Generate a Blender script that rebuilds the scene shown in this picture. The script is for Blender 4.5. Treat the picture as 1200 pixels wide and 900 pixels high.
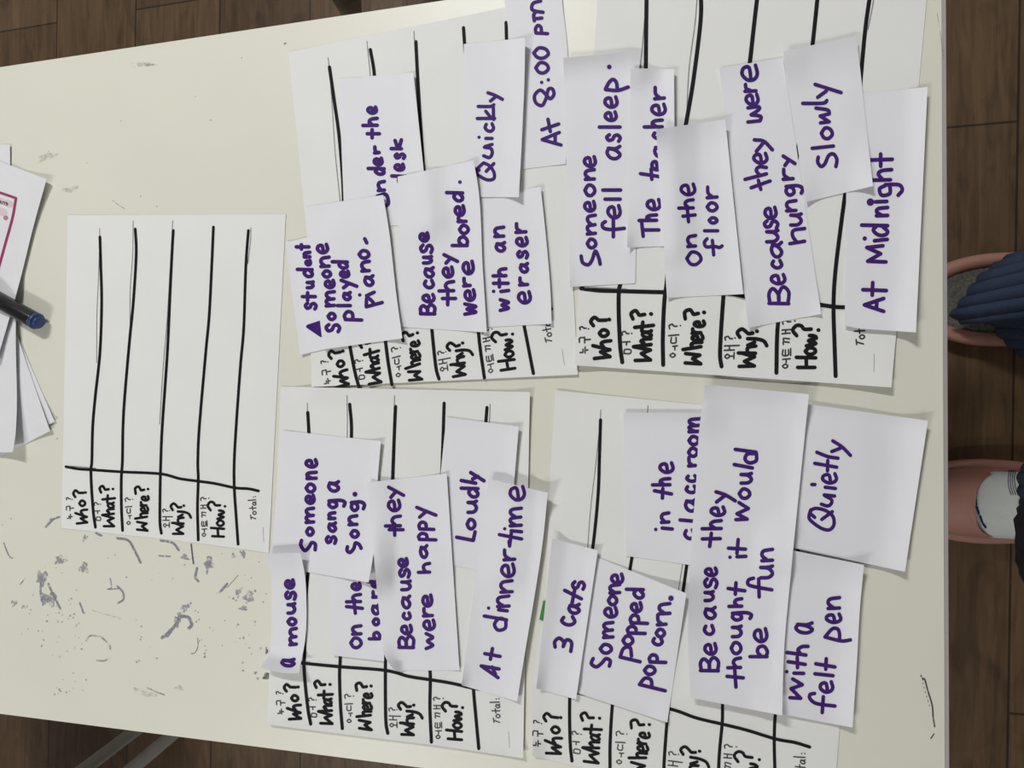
import bpy, math, random
import numpy as np
random.seed(4)
S = bpy.context.scene
for o in list(bpy.data.objects): bpy.data.objects.remove(o)

# ------------------------------------------------------------------ camera
F = 850.0                       # focal length in pixels of a 1200x900 frame
T = 0.60                        # height of the table top
CAM = np.array([0.0, 0.0, 1.17])
xw = np.array([3331.0, 36.0, F]); xw /= np.linalg.norm(xw)      # world axes in camera coordinates
zw = np.cross(xw, [0, 1, 0]); zw /= np.linalg.norm(zw)
yw = np.cross(zw, xw)
R = np.array([xw, yw, zw])      # camera -> world rotation
cd = bpy.data.cameras.new('camera'); cam = bpy.data.objects.new('camera', cd); S.collection.objects.link(cam)
cd.sensor_fit = 'HORIZONTAL'; cd.sensor_width = 36; cd.lens = F / 1200 * 36
cd.clip_start = 0.01
from mathutils import Matrix, Vector
m4 = Matrix.Identity(4)
for i in range(3):
    for j in range(3): m4[i][j] = R[i, j]
    m4[i][3] = CAM[i]
cam.matrix_world = m4
S.camera = cam

def P(px, py, z):
    """point of the place at height z seen at photo position (px, py); arrays allowed"""
    px = np.asarray(px, float); py = np.asarray(py, float); z = np.asarray(z, float)
    d = np.stack([px - 600, 450 - py, np.full_like(px, -F)], -1) @ R.T
    k = (z - CAM[2]) / d[..., 2]
    return CAM + d * k[..., None]

# ------------------------------------------------------------------ light
S.view_settings.view_transform = 'Standard'; S.view_settings.look = 'None'
S.view_settings.gamma = 1; S.view_settings.use_curve_mapping = False
S.view_settings.exposure = 0.0
w = bpy.data.worlds.new('room_light'); S.world = w; w.use_nodes = True
w.node_tree.nodes['Background'].inputs[0].default_value = (0.92, 0.96, 1.0, 1)
w.node_tree.nodes['Background'].inputs[1].default_value = 0.30
WARM = (1.0, 0.995, 0.985)
def area(name, loc, size, power, target, col=(1, 0.98, 0.94)):
    l = bpy.data.lights.new(name, 'AREA'); l.shape = 'RECTANGLE'; l.size, l.size_y = size
    l.energy = power; l.color = col
    o = bpy.data.objects.new(name, l); S.collection.objects.link(o); o.location = loc
    o.rotation_euler = (Vector(target) - Vector(loc)).to_track_quat('-Z', 'Y').to_euler()
    return o
area('ceiling_panel_light', (-1.05, -1.25, 2.35), (0.5, 0.16), 15.5, (-1.05, -1.25, 0), WARM)
area('ceiling_panel_light.001', (-0.6, 1.3, 2.35), (0.5, 0.16), 30, (-0.6, 1.3, 0), WARM)
area('ceiling_panel_light.002', (-0.25, -1.6, 2.35), (0.5, 0.16), 7, (-0.25, -1.6, 0), WARM)

# ------------------------------------------------------------------ materials
def srgb(r, g, b):
    f = lambda c: (c / 255 / 12.92) if c / 255 <= 0.04045 else ((c / 255 + 0.055) / 1.055) ** 2.4
    return (f(r), f(g), f(b), 1)
def mat(name, col, rough=0.6, noise=0.0, scale=40, bump=0.0, bscale=200, spec=0.5, metal=0.0):
    m = bpy.data.materials.new(name); m.use_nodes = True
    nt = m.node_tree; b = nt.nodes['Principled BSDF']
    b.inputs['Roughness'].default_value = rough; b.inputs['Specular IOR Level'].default_value = spec
    b.inputs['Metallic'].default_value = metal
    tc = nt.nodes.new('ShaderNodeTexCoord')
    n = nt.nodes.new('ShaderNodeTexNoise'); n.inputs['Scale'].default_value = scale; n.inputs['Detail'].default_value = 4
    nt.links.new(tc.outputs['Object'], n.inputs['Vector'])
    r = nt.nodes.new('ShaderNodeValToRGB')
    c = np.array(col[:3])
    r.color_ramp.elements[0].position = 0.3; r.color_ramp.elements[1].position = 0.7
    r.color_ramp.elements[0].color = (*(c * (1 - noise)), 1); r.color_ramp.elements[1].color = (*np.minimum(c * (1 + noise), 1), 1)
    nt.links.new(n.outputs['Fac'], r.inputs['Fac']); nt.links.new(r.outputs['Color'], b.inputs['Base Color'])
    if bump:
        n2 = nt.nodes.new('ShaderNodeTexNoise'); n2.inputs['Scale'].default_value = bscale
        nt.links.new(tc.outputs['Object'], n2.inputs['Vector'])
        bp = nt.nodes.new('ShaderNodeBump'); bp.inputs['Strength'].default_value = bump; bp.inputs['Distance'].default_value = 0.002
        nt.links.new(n2.outputs['Fac'], bp.inputs['Height']); nt.links.new(bp.outputs['Normal'], b.inputs['Normal'])
    return m
M_card = mat('card_paper', (0.80, 0.805, 0.845, 1), 0.7, 0.012, 25, 0.05, 60, 0.2)
M_sheet = mat('sheet_paper', (0.80, 0.81, 0.795, 1), 0.7, 0.015, 20, 0.06, 40, 0.2)
M_table = mat('table_laminate', (0.74, 0.74, 0.645, 1), 0.38, 0.02, 6, 0.02, 300, 0.4)
M_band = mat('edge_band', (0.74, 0.72, 0.73, 1), 0.5, 0.03, 60)
M_purple = mat('purple_marker_ink', (0.055, 0.016, 0.165, 1), 0.55, 0.2, 260, 0, 200, 0.12)
M_black = mat('black_marker_ink', (0.012, 0.012, 0.014, 1), 0.6, 0.2, 200, 0, 200, 0.1)
M_pencil = mat('pencil_line', (0.22, 0.22, 0.22, 1), 0.6, 0.3, 400)
M_thin = mat('thin_pen_ink', (0.03, 0.03, 0.035, 1), 0.5, 0.2, 300)

# ------------------------------------------------------------------ helpers
def link(name, me, parent=None):
    o = bpy.data.objects.new(name, me); S.collection.objects.link(o)
    if parent is not None: o.parent = parent
    return o
def mesh(name, v, f, material, parent=None, smooth=False):
    me = bpy.data.meshes.new(name); me.from_pydata([tuple(p) for p in v], [], [tuple(q) for q in f]); me.update()
    me.materials.append(material)
    if smooth: me.polygons.foreach_set('use_smooth', [True] * len(me.polygons))
    return link(name, me, parent)
def tag(o, label=None, cat=None, group=None, kind=None):
    if label: o['label'] = label
    if cat: o['category'] = cat
    if group: o['group'] = group
    if kind: o['kind'] = kind
    return o
def empty(name, loc):
    o = bpy.data.objects.new(name, None); S.collection.objects.link(o); o.location = loc; o.empty_display_size = 0.02
    return o
class MB:
    def __init__(s): s.v = []; s.f = []
    def add(s, v, f):
        k = len(s.v); s.v += [tuple(p) for p in v]; s.f += [tuple(i + k for i in q) for q in f]
    def build(s, name, material, parent=None, smooth=False, off=(0, 0, 0)):
        return mesh(name, [(x - off[0], y - off[1], z - off[2]) for x, y, z in s.v], s.f, material, parent, smooth)
    def loft(s, rings, caps=True):
        n = len(rings[0]); v = [p for r in rings for p in r]; f = []
        for i in range(len(rings) - 1):
            for j in range(n):
                f.append((i * n + j, i * n + (j + 1) % n, (i + 1) * n + (j + 1) % n, (i + 1) * n + j))
        if caps: f += [tuple(range(n - 1, -1, -1)), tuple(range((len(rings) - 1) * n, len(rings) * n))]
        s.add(v, f)
    def tube(s, pts, rad, n=14, caps=True):
        pts = [Vector(p) for p in pts]; rings = []
        rad = rad if isinstance(rad, (list, tuple)) else [rad] * len(pts)
        for i, p in enumerate(pts):
            d = (pts[min(i + 1, len(pts) - 1)] - pts[max(i - 1, 0)]).normalized()
            a = d.cross(Vector((0, 0, 1)) if abs(d.z) < 0.9 else Vector((1, 0, 0))).normalized(); b = d.cross(a)
            rings.append([tuple(p + (a * math.cos(t) + b * math.sin(t)) * rad[i]) for t in [2 * math.pi * k / n for k in range(n)]])
        s.loft(rings, caps)

# ------------------------------------------------------------------ floor (setting)
def floor_material():
    m = bpy.data.materials.new('oak_laminate_floor'); m.use_nodes = True
    nt = m.node_tree; N = nt.nodes; L = nt.links; b = N['Principled BSDF']; b.inputs['Roughness'].default_value = 0.42
    tc = N.new('ShaderNodeTexCoord')
    sx = N.new('ShaderNodeSeparateXYZ'); L.new(tc.outputs['Object'], sx.inputs[0])
    def mth(op, a, b_):
        n = N.new('ShaderNodeMath'); n.operation = op
        for k, q in enumerate((a, b_)):
            if isinstance(q, float): n.inputs[k].default_value = q
            else: L.new(q, n.inputs[k])
        return n.outputs[0]
    across = mth('ADD', mth('SUBTRACT', sx.outputs[0], mth('MULTIPLY', sx.outputs[1], 0.025)), 0.186 * 21 - 0.434)
    mp = N.new('ShaderNodeCombineXYZ'); L.new(mth('SUBTRACT', sx.outputs[1], 0.729 - 12.0), mp.inputs[0]); L.new(across, mp.inputs[1])
    br = N.new('ShaderNodeTexBrick'); br.inputs['Scale'].default_value = 1.0
    br.inputs['Brick Width'].default_value = 1.2; br.inputs['Row Height'].default_value = 0.186
    br.inputs['Mortar Size'].default_value = 0.0018; br.inputs['Mortar Smooth'].default_value = 0.3
    br.offset = 0.302; br.offset_frequency = 2
    br.inputs['Color1'].default_value = (0.108, 0.064, 0.031, 1); br.inputs['Color2'].default_value = (0.145, 0.09, 0.046, 1)
    br.inputs['Mortar'].default_value = (0.03, 0.018, 0.01, 1)
    L.new(mp.outputs['Vector'], br.inputs['Vector'])
    mp2 = N.new('ShaderNodeMapping'); mp2.inputs['Scale'].default_value = (3, 42, 1)
    L.new(mp.outputs['Vector'], mp2.inputs['Vector'])
    ns = N.new('ShaderNodeTexNoise'); ns.inputs['Scale'].default_value = 1.6; ns.inputs['Detail'].default_value = 7; ns.inputs['Distortion'].default_value = 1.2
    L.new(mp2.outputs['Vector'], ns.inputs['Vector'])
    mp3 = N.new('ShaderNodeMapping'); mp3.inputs['Scale'].default_value = (3, 8, 1)
    L.new(mp.outputs['Vector'], mp3.inputs['Vector'])
    kn = N.new('ShaderNodeTexNoise'); kn.inputs['Scale'].default_value = 2.2; kn.inputs['Detail'].default_value = 3; kn.inputs['Distortion'].default_value = 2.5
    L.new(mp3.outputs['Vector'], kn.inputs['Vector'])
    r1 = N.new('ShaderNodeValToRGB'); r1.color_ramp.elements[0].position = 0.3; r1.color_ramp.elements[0].color = (0.62, 0.6, 0.56, 1)
    r1.color_ramp.elements[1].position = 0.66; r1.color_ramp.elements[1].color = (1.12, 1.1, 1.08, 1)
    L.new(ns.outputs['Fac'], r1.inputs['Fac'])
    r2 = N.new('ShaderNodeValToRGB'); r2.color_ramp.elements[0].position = 0.25; r2.color_ramp.elements[0].color = (0.5, 0.47, 0.42, 1)
    r2.color_ramp.elements[1].position = 0.5; r2.color_ramp.elements[1].color = (1, 1, 1, 1)
    L.new(kn.outputs['Fac'], r2.inputs['Fac'])
    x1 = N.new('ShaderNodeMix'); x1.data_type = 'RGBA'; x1.blend_type = 'MULTIPLY'; x1.inputs[0].default_value = 1
    L.new(br.outputs['Color'], x1.inputs[6]); L.new(r1.outputs['Color'], x1.inputs[7])
    x2 = N.new('ShaderNodeMix'); x2.data_type = 'RGBA'; x2.blend_type = 'MULTIPLY'; x2.inputs[0].default_value = 0.8
    L.new(x1.outputs[2], x2.inputs[6]); L.new(r2.outputs['Color'], x2.inputs[7])
    L.new(x2.outputs[2], b.inputs['Base Color'])
    bp = N.new('ShaderNodeBump'); bp.inputs['Strength'].default_value = 0.15; bp.inputs['Distance'].default_value = 0.002
    L.new(ns.outputs['Fac'], bp.inputs['Height']); L.new(bp.outputs['Normal'], b.inputs['Normal'])
    return m
mb = MB()
mb.add([(-3, -2.5, -0.03), (2.2, -2.5, -0.03), (2.2, 2.5, -0.03), (-3, 2.5, -0.03), (-3, -2.5, 0), (2.2, -2.5, 0), (2.2, 2.5, 0), (-3, 2.5, 0)],
       [(3, 2, 1, 0), (4, 5, 6, 7), (0, 1, 5, 4), (1, 2, 6, 5), (2, 3, 7, 6), (3, 0, 4, 7)])
tag(mb.build('floor', floor_material()), kind='structure')

M_wall = mat('white_wall_paint', (0.80, 0.80, 0.78, 1), 0.8, 0.01, 3)
def slab(name, a, b):
    (x0, y0, z0), (x1, y1, z1) = a, b; m = MB()
    m.add([(x0, y0, z0), (x1, y0, z0), (x1, y1, z0), (x0, y1, z0), (x0, y0, z1), (x1, y0, z1), (x1, y1, z1), (x0, y1, z1)],
          [(3, 2, 1, 0), (4, 5, 6, 7), (0, 1, 5, 4), (1, 2, 6, 5), (2, 3, 7, 6), (3, 0, 4, 7)]); return tag(m.build(name, M_wall), kind='structure')
slab('wall_left', (-3.1, -2.5, 0), (-3, 2.5, 2.5)); slab('wall_right', (2.2, -2.5, 0), (2.3, 2.5, 2.5))
slab('wall_front', (-3, -2.6, 0), (2.2, -2.5, 2.5)); slab('wall_back', (-3, 2.5, 0), (2.2, 2.6, 2.5)); slab('ceiling', (-3, -2.5, 2.5), (2.2, 2.5, 2.55))
# ------------------------------------------------------------------ table
def line_at(p, q, x): return p[1] + (q[1] - p[1]) * (x - p[0]) / (q[0] - p[0])
tl = P(-420, line_at((0, 76.6), (506, 0), -420), T); tr = P(1110, line_at((0, 76.6), (506, 0), 1109.5), T)
bl = P(-420, line_at((0, 838.5), (340, 882.4), -420), T); br_ = P(1114.6, line_at((0, 838.5), (340, 882.4), 1114.6), T)
tab = empty('classroom_table', (float((tl[0] + tr[0]) / 2), float((tl[1] + bl[1]) / 2), 0))
tag(tab, 'white laminate table top stained with grey ink marks, covered in paper sheets and cards', 'table')
TO = np.array(tab.location)
def inset(c, k): cen = (tl + tr + bl + br_) / 4; d = c - cen; return c - d / np.linalg.norm(d) * k
def corners(k, z): return [np.array([*(inset(c, k)[:2]), z]) - TO for c in (bl, br_, tr, tl)]
mb = MB(); mb.loft([corners(0.0042, T - 0.0015), corners(0.0042, T)])
mb.build('tabletop', M_table, tab)
mb = MB(); e1, e2, e3, e4 = corners(0.006, T - 0.024), corners(0.0, T - 0.021), corners(0.0, T - 0.0035), corners(0.0041, T - 0.0006)
mb.loft([e1, e2, e3, e4]); tag(mb.build('edge_band', M_band, tab), 'pale grey-lilac edge banding round the top')
M_leg = mat('grey_metal', (0.34, 0.34, 0.33, 1), 0.4, 0.05, 30, 0, 200, 0.5, 0.3)
for c in corners(0.10, 0):
    mb = MB(); mb.tube([(c[0], c[1], 0.012), (c[0], c[1], T - 0.0245)], 0.019); lg = mb.build('leg', M_leg, tab, True)
    f = MB(); f.tube([(c[0], c[1], 0), (c[0], c[1], 0.014)], [0.024, 0.022]); f.build('foot_cap', M_black, lg, True)

# ------------------------------------------------------------------ paper: draped sheets and cards
CELL = 0.002; X0, Y0, NX, NY = -0.85, -0.5, 560, 500
HM = np.zeros((NX, NY))
def box(a, r, fn):
    out = a.copy()
    for ax in (0, 1):
        src = out.copy(); acc = src.copy(); n = 1
        for k in range(1, r + 1):
            for sgn in (1, -1):
                sh = np.roll(src, sgn * k, ax); acc = np.maximum(acc, sh) if fn == 'max' else acc + sh; n += 1
        out = acc if fn == 'max' else acc / n
    return out
def sample(A, x, y):
    fx = np.clip((x - X0) / CELL - 0.5, 0, NX - 2.001); fy = np.clip((y - Y0) / CELL - 0.5, 0, NY - 2.001)
    i = fx.astype(int); j = fy.astype(int); a = fx - i; b = fy - j
    return A[i, j] * (1 - a) * (1 - b) + A[i + 1, j] * a * (1 - b) + A[i, j + 1] * (1 - a) * b + A[i + 1, j + 1] * a * b
def polyat(pts, t):
    pts = np.array(pts, float); d = np.r_[0, np.cumsum(np.linalg.norm(np.diff(pts, axis=0), axis=1))]; d /= d[-1]
    if len(pts) > 3:                              # smooth the outline of a curled edge
        tt = np.asarray(t); out = []
        for k in (0, 1):
            y = pts[:, k]; m = np.gradient(y, d); i = np.clip(np.searchsorted(d, tt, 'right') - 1, 0, len(d) - 2)
            h = d[i + 1] - d[i]; u = (tt - d[i]) / h
            out.append((2*u**3-3*u**2+1)*y[i] + (u**3-2*u**2+u)*h*m[i] + (-2*u**3+3*u**2)*y[i+1] + (u**3-u**2)*h*m[i+1])
        return np.stack(out, -1)
    return np.stack([np.interp(t, d, pts[:, 0]), np.interp(t, d, pts[:, 1])], -1)
class Paper:
    """a thin sheet: four edges as seen from above (top, right, bottom, left; photo positions on the table plane), draped over what lies below"""
    def __init__(s, name, q, label, cat, group=None, curl=(), edges=None, material=None, rnd=0.0012, thick=0.0002, gap=0.00055):
        global HM
        TL, TR, BR, BL = q; ed = {'t': [TL, TR], 'r': [TR, BR], 'b': [BL, BR], 'l': [TL, BL]}
        for k, v in (edges or {}).items(): ed[k] = [ed[k][0], *v, ed[k][1]]
        s.ed = ed; s.q = np.array(q, float)
        s.curl = list(curl) + [(c, 0.45, random.uniform(0, rnd)) for c in ('tl', 'tr', 'br', 'bl')]
        s.M = box(box(HM, 4, 'max'), 4, 'avg'); s.gap = gap
        n = 260; a = np.linspace(0, 1, n); ss, tt = np.meshgrid(a, a, indexing='ij')
        pp, z = s.surf(ss, tt); w3 = P(pp[..., 0], pp[..., 1], z)
        s.bx = (int(pp[..., 0].min()) - 2, int(pp[..., 1].min()) - 2)
        shp = (int(pp[..., 0].max()) - s.bx[0] + 4, int(pp[..., 1].max()) - s.bx[1] + 4)
        acc = np.zeros(shp); cnt = np.zeros(shp)
        ii = np.round(pp[..., 0]).astype(int) - s.bx[0]; jj = np.round(pp[..., 1]).astype(int) - s.bx[1]
        np.add.at(acc, (ii, jj), z); np.add.at(cnt, (ii, jj), 1)
        zi = np.where(cnt > 0, acc / np.maximum(cnt, 1), 0); ok = cnt > 0
        for _ in range(4):                        # grow outward so that samples at the rim work
            g = np.zeros(shp); c = np.zeros(shp)
            for ax in (0, 1):
                for k in (1, -1): g += np.roll(np.where(ok, zi, 0), k, ax); c += np.roll(ok, k, ax)
            new = (~ok) & (c > 0); zi = np.where(new, g / np.maximum(c, 1), zi); ok = ok | new
        s.zi = np.where(ok, zi, zi[ok].mean())
        ix = np.clip(((w3[..., 0] - X0) / CELL).astype(int), 0, NX - 1); iy = np.clip(((w3[..., 1] - Y0) / CELL).astype(int), 0, NY - 1)
        H2 = HM.copy(); np.maximum.at(H2, (ix, iy), z - T); HM = H2
        # mesh
        L1 = np.linalg.norm(w3[-1, 0] - w3[0, 0]); L2 = np.linalg.norm(w3[0, -1] - w3[0, 0])
        nu = max(8, int(L1 / 0.0035)); nv = max(8, int(L2 / 0.0035))
        ss, tt = np.meshgrid(np.linspace(0, 1, nu + 1), np.linspace(0, 1, nv + 1), indexing='ij')
        pp, z = s.surf(ss, tt); top = P(pp[..., 0], pp[..., 1], z).reshape(-1, 3); bot = top - [0, 0, thick]
        base = top.mean(0); base[2] = top[:, 2].min() - thick
        K = len(top); idx = np.arange(K).reshape(nu + 1, nv + 1); f = []
        for i in range(nu):
            for j in range(nv):
                a, b, c, d = idx[i, j], idx[i + 1, j], idx[i + 1, j + 1], idx[i, j + 1]
                f.append((a, d, c, b)); f.append((a + K, b + K, c + K, d + K))
        rim = [idx[i, 0] for i in range(nu)] + [idx[nu, j] for j in range(nv)] + [idx[i, nv] for i in range(nu, 0, -1)] + [idx[0, j] for j in range(nv, 0, -1)]
        nr = len(rim); sv = np.r_[top[rim], bot[rim]]
        for i in range(nr): j = (i + 1) % nr; f.append((2 * K + i, 2 * K + j, 2 * K + nr + j, 2 * K + nr + i))
        s.base = base
        s.o = mesh(name, np.r_[top, bot, sv] - base, f, material or M_card, None, True)
        me = s.o.data; sm = [len(p.vertices) and i < 2 * nu * nv for i, p in enumerate(me.polygons)]; me.polygons.foreach_set('use_smooth', sm)
        me.update(); s.o.location = base
        tag(s.o, label, cat, group)
    def pix(s, a, b):
        e = s.ed; a_, b_ = a[..., None], b[..., None]; q = s.q
        C = (1 - b_) * polyat(e['t'], a) + b_ * polyat(e['b'], a); D = (1 - a_) * polyat(e['l'], b) + a_ * polyat(e['r'], b)
        B = (1 - a_) * (1 - b_) * q[0] + a_ * (1 - b_) * q[1] + a_ * b_ * q[2] + (1 - a_) * b_ * q[3]
        return C + D - B
    def surf(s, a, b):
        pp = s.pix(a, b); w0 = P(pp[..., 0], pp[..., 1], np.full(a.shape, T + 0.001))
        z = T + sample(s.M, w0[..., 0], w0[..., 1]) + s.gap
        dist = {'t': b, 'b': 1 - b, 'l': a, 'r': 1 - a, 'tl': np.hypot(a, b), 'tr': np.hypot(1 - a, b), 'br': np.hypot(1 - a, 1 - b), 'bl': np.hypot(a, 1 - b)}
        for k, wd, h in s.curl: z = z + h * np.maximum(0, 1 - dist[k] / wd) ** 2
        return pp, z
    def zat(s, x, y):
        fx = np.clip(x - s.bx[0], 0, s.zi.shape[0] - 1.001); fy = np.clip(y - s.bx[1], 0, s.zi.shape[1] - 1.001)
        i = fx.astype(int); j = fy.astype(int); a = fx - i; b = fy - j; A = s.zi
        return A[i, j]*(1-a)*(1-b) + A[i+1, j]*a*(1-b) + A[i, j+1]*(1-a)*b + A[i+1, j+1]*a*b
    def ink(s, name, strokes, hw, material, off=0.0002, label=None):
        """strokes: polylines in photo positions, drawn as flat ink on this sheet"""
        v, f = ribbon(strokes, hw)
        z = s.zat(v[:, 0], v[:, 1]) + off + stack(v, f); w3 = P(v[:, 0], v[:, 1], z) - s.base
        o = mesh(name, w3, f, material, s.o)
        if label: o['label'] = label
        return o
OCT = [(math.cos(2 * math.pi * k / 10), math.sin(2 * math.pi * k / 10)) for k in range(10)]
def spline(p, step):
    p = np.array(p, float)
    if len(p) == 1: return p
    out = []
    q = np.r_[[2 * p[0] - p[1]], p, [2 * p[-1] - p[-2]]]
    for i in range(1, len(q) - 2):
        n = max(2, int(np.linalg.norm(q[i + 1] - q[i]) / step)); t = np.arange(n)[:, None] / n
        out.append(0.5 * (2*q[i] + (q[i+1]-q[i-1])*t + (2*q[i-1]-5*q[i]+4*q[i+1]-q[i+2])*t**2 + (3*q[i]-q[i-1]-3*q[i+1]+q[i+2])*t**3))
    return np.r_[np.concatenate(out), p[-1:]]
def stack(v, f):
    e = np.zeros(len(v))
    for i, q in enumerate(f): e[list(q)] = i
    return e * min(1.2e-6, 1.2e-4 / max(1, len(f)))
def ribbon(strokes, hw):
    v, f = [], []
    for st in strokes:
        h = hw
        if isinstance(st, tuple): st, h = st
        p = spline(st, max(1.2, h * 0.7)); k0 = len(v); n = len(p)
        for c in p:
            k = len(v); v += [(c[0] + h * a, c[1] + h * b) for a, b in OCT]; f.append(tuple(range(k + 9, k - 1, -1)))
        for i in range(n - 1):
            d = p[i + 1] - p[i]; L = np.hypot(*d)
            if L < 1e-6: continue
            nx, ny = -d[1] / L * h, d[0] / L * h; k = len(v)
            v += [(p[i][0] - nx, p[i][1] - ny), (p[i+1][0] - nx, p[i+1][1] - ny), (p[i+1][0] + nx, p[i+1][1] + ny), (p[i][0] + nx, p[i][1] + ny)]
            f.append((k + 3, k + 2, k + 1, k))
    return np.array(v), f

# ------------------------------------------------------------------ handwriting: one unit-box glyph per letter kind
G = {
 'a': '.86 .86,.5 1,.12 .75,.04 .3,.35 0,.7 .35,.86 .9|.86 .9,.82 .35,1 .02', 'b': '.05 1,.05 .02|.05 .08,.5 0,.95 .2,.85 .5,.45 .56,.08 .35',
 'c': '.9 .85,.5 1,.12 .72,.05 .3,.4 0,.98 .18', 'd': '.88 .42,.5 .55,.1 .35,.1 .1,.4 0,.88 .22|.95 1,.9 0',
 'e': '.08 .42,.85 .55,.8 .92,.4 1,.04 .62,.1 .2,.45 0,1 .12', 'f': '.95 .85,.7 1,.45 .85,.45 0|0 .5,.9 .55',
 'g': '.88 .92,.4 1,.05 .78,.3 .52,.75 .6,.9 .92|.9 1,.98 .3,.7 0,.25 .08', 'h': '.05 1,.08 0|.07 .3,.5 .56,.85 .42,.97 0',
 'i': '.5 1,.51 .99|.5 .62,.5 0', 'k': '.05 1,.05 0|.9 .62,.1 .3,.97 0', 'l': '.5 1,.5 0',
 'm': '0 1,.04 0|.04 .5,.22 .95,.42 .9,.5 .05|.5 .5,.7 .95,.92 .85,1 0', 'n': '0 1,.05 0|.05 .5,.45 .98,.85 .85,1 0',
 'o': '.5 1,.1 .75,.03 .35,.4 0,.85 .18,.97 .65,.5 1', 'p': '.1 .95,.03 0|.08 .9,.5 1,.97 .82,.8 .55,.1 .5',
 'r': '.03 1,.1 0|.1 .45,.45 .9,1 .95', 's': '.95 .8,.6 1,.12 .85,.3 .55,.75 .45,.92 .2,.5 0,0 .12', 't': '.5 1,.5 0|0 .6,1 .6',
 'u': '0 1,.05 .3,.4 0,.8 .35,.88 1|.88 1,.9 .35,1 0', 'w': '0 1,.22 0,.5 .8,.75 0,1 1', 'y': '1 1,.2 0|0 .85,.6 .5',
 'A': '0 0,.5 1|.5 1,1 0|.22 .38,.85 .35', 'B': '.05 1,.03 0|.05 .95,.6 1,.9 .8,.55 .52,.1 .5|.1 .5,.6 .5,1 .28,.7 0,.03 .04',
 'O': '.5 1,.08 .75,.02 .35,.4 0,.85 .18,.98 .65,.5 1', '0': '.5 1,.1 .75,.03 .35,.4 0,.85 .18,.97 .65,.5 1',
}
def pl(s): return [tuple(float(c) for c in p.split()) for p in s.split(',')]
def strokes_of(spec, ox, oy, sc, hw):
    """spec: letters 'c top base start end' (measured letter box in a magnified crop) or '*x y,x y' traced strokes, '@x y r' dots"""
    out = []
    for it in spec.split(';'):
        it = it.strip()
        if not it: continue
        if it[0] == '*': out += [[(ox + x / sc, oy + y / sc) for x, y in pl(q)] for q in it[1:].split('|')]
        elif it[0] == '@':
            n = it[1:].split(); x, y = float(n[0]), float(n[1]); r = float(n[2]) / sc if len(n) > 2 else hw
            out.append(([(ox + x / sc, oy + y / sc)], r))
        else:
            ch, a, b, c, d = it.split(); a, b, c, d = (float(k) for k in (a, b, c, d)); h = hw * sc
            a += h; b -= h; c -= h; d += h
            if c < d: c = d = (c + d) / 2
            for q in G[ch].split('|'): out.append([(ox + (b + Y * (a - b)) / sc, oy + (c + X * (d - c)) / sc) for X, Y in pl(q)])
    return out
def write(paper, crop, words, hw=2.2, material=None, name='written_word'):
    ox, oy, sc = crop
    for wd in words: paper.ink(name, strokes_of(wd, ox, oy, sc, hw), hw, material or M_purple)

# ------------------------------------------------------------------ the ruled worksheet (five photocopies of one drawing)
RULED = [[(117,277.6),(118,312),(119,355.6),(117,413),(111.5,465),(108.5,500),(107.5,540),(106.4,550.6),(107.2,573),(109.4,602),(111.7,618)],
 [(158.4,268.3),(159.5,298),(156,355.6),(151.7,399),(146,465),(144,500),(143.3,540),(142,562),(142.2,595.6),(143.5,621.7)],
 [(203,270),(201.4,298),(199.3,341),(196,413),(190,500),(188.3,540),(187.5,573),(187.2,601),(187.5,615.5),(189,625)],
 [(250,266),(248,312),(245,370),(241,413),(233.5,500),(231.7,540),(232.2,562),(231.3,595.6),(232.2,632.8)],
 [(291,270),(288,312),(285.5,384.5),(281.7,428),(276.8,497),(274.4,540),(274.4,571),(276.7,606.7),(278.9,637.8)],
 [(77.2,546.9),(91,549.4),(107.8,550.6),(143.3,553),(187.8,555.3),(211,561),(232.2,563.9),(252,566.7),(275.6,571.7),(291,572.8),(302.8,575.3)]]
PENCIL = [[(116.7,267.5),(116.7,277),(115.5,321),(113.5,370),(113.2,425)], [(156,259),(155.4,298),(152.5,341),(152.3,384.5)],
 [(202.2,260),(201.7,269),(196,370),(190.7,436.5),(187,497)], [(294,266.6),(293.3,283),(290.3,309)],
 [(80,546),(95,547.2),(112,548.8)]]
K1 = (70, 540, 9); K2 = (180, 540, 9)
QUESTION = [(K1, '*180 662,288 650|288 650,220 608|220 608,285 592|285 592,165 552|245 575,222 535,245 520,288 515;o 195 278 488 408;*162 382,142 345,165 312,192 332,200 338,250 338|268 333,272 335'),
 (K1, '*465 690,572 690|572 690,505 632|505 632,568 605|568 605,448 572|448 572,570 558|520 545,498 528,520 512,568 508;a 495 580 510 430;*450 408,580 395|505 365,500 440;*435 335,420 290,450 265,472 295,480 305,515 300|558 297,562 298'),
 (K1, '*815 725,925 737|925 737,865 690|865 690,915 662|915 662,815 645;*795 610,920 590|870 600,850 570,870 555,925 552;e 845 942 550 480;r 842 925 485 425;e 855 948 430 362;*800 348,795 290,830 272,850 300,858 312,890 305|928 298,932 299'),
 (K2, '*205 770,312 770|312 770,240 728|240 728,310 692|310 692,215 655|195 655,315 662|260 650,255 620,275 605,315 600;*258 592,305 568|255 535,320 540,370 560,392 600;*200 520,180 480,210 450,245 478,258 492,290 488|316 473,320 474'),
 (K2, '*618 795,740 800|605 708,742 718|680 795,675 715;o 655 750 698 618;*672 612,738 594,685 570,740 548,722 528,690 525;*600 522,570 475,595 435,630 440,650 468,700 470|750 480,753 481')]
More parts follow.
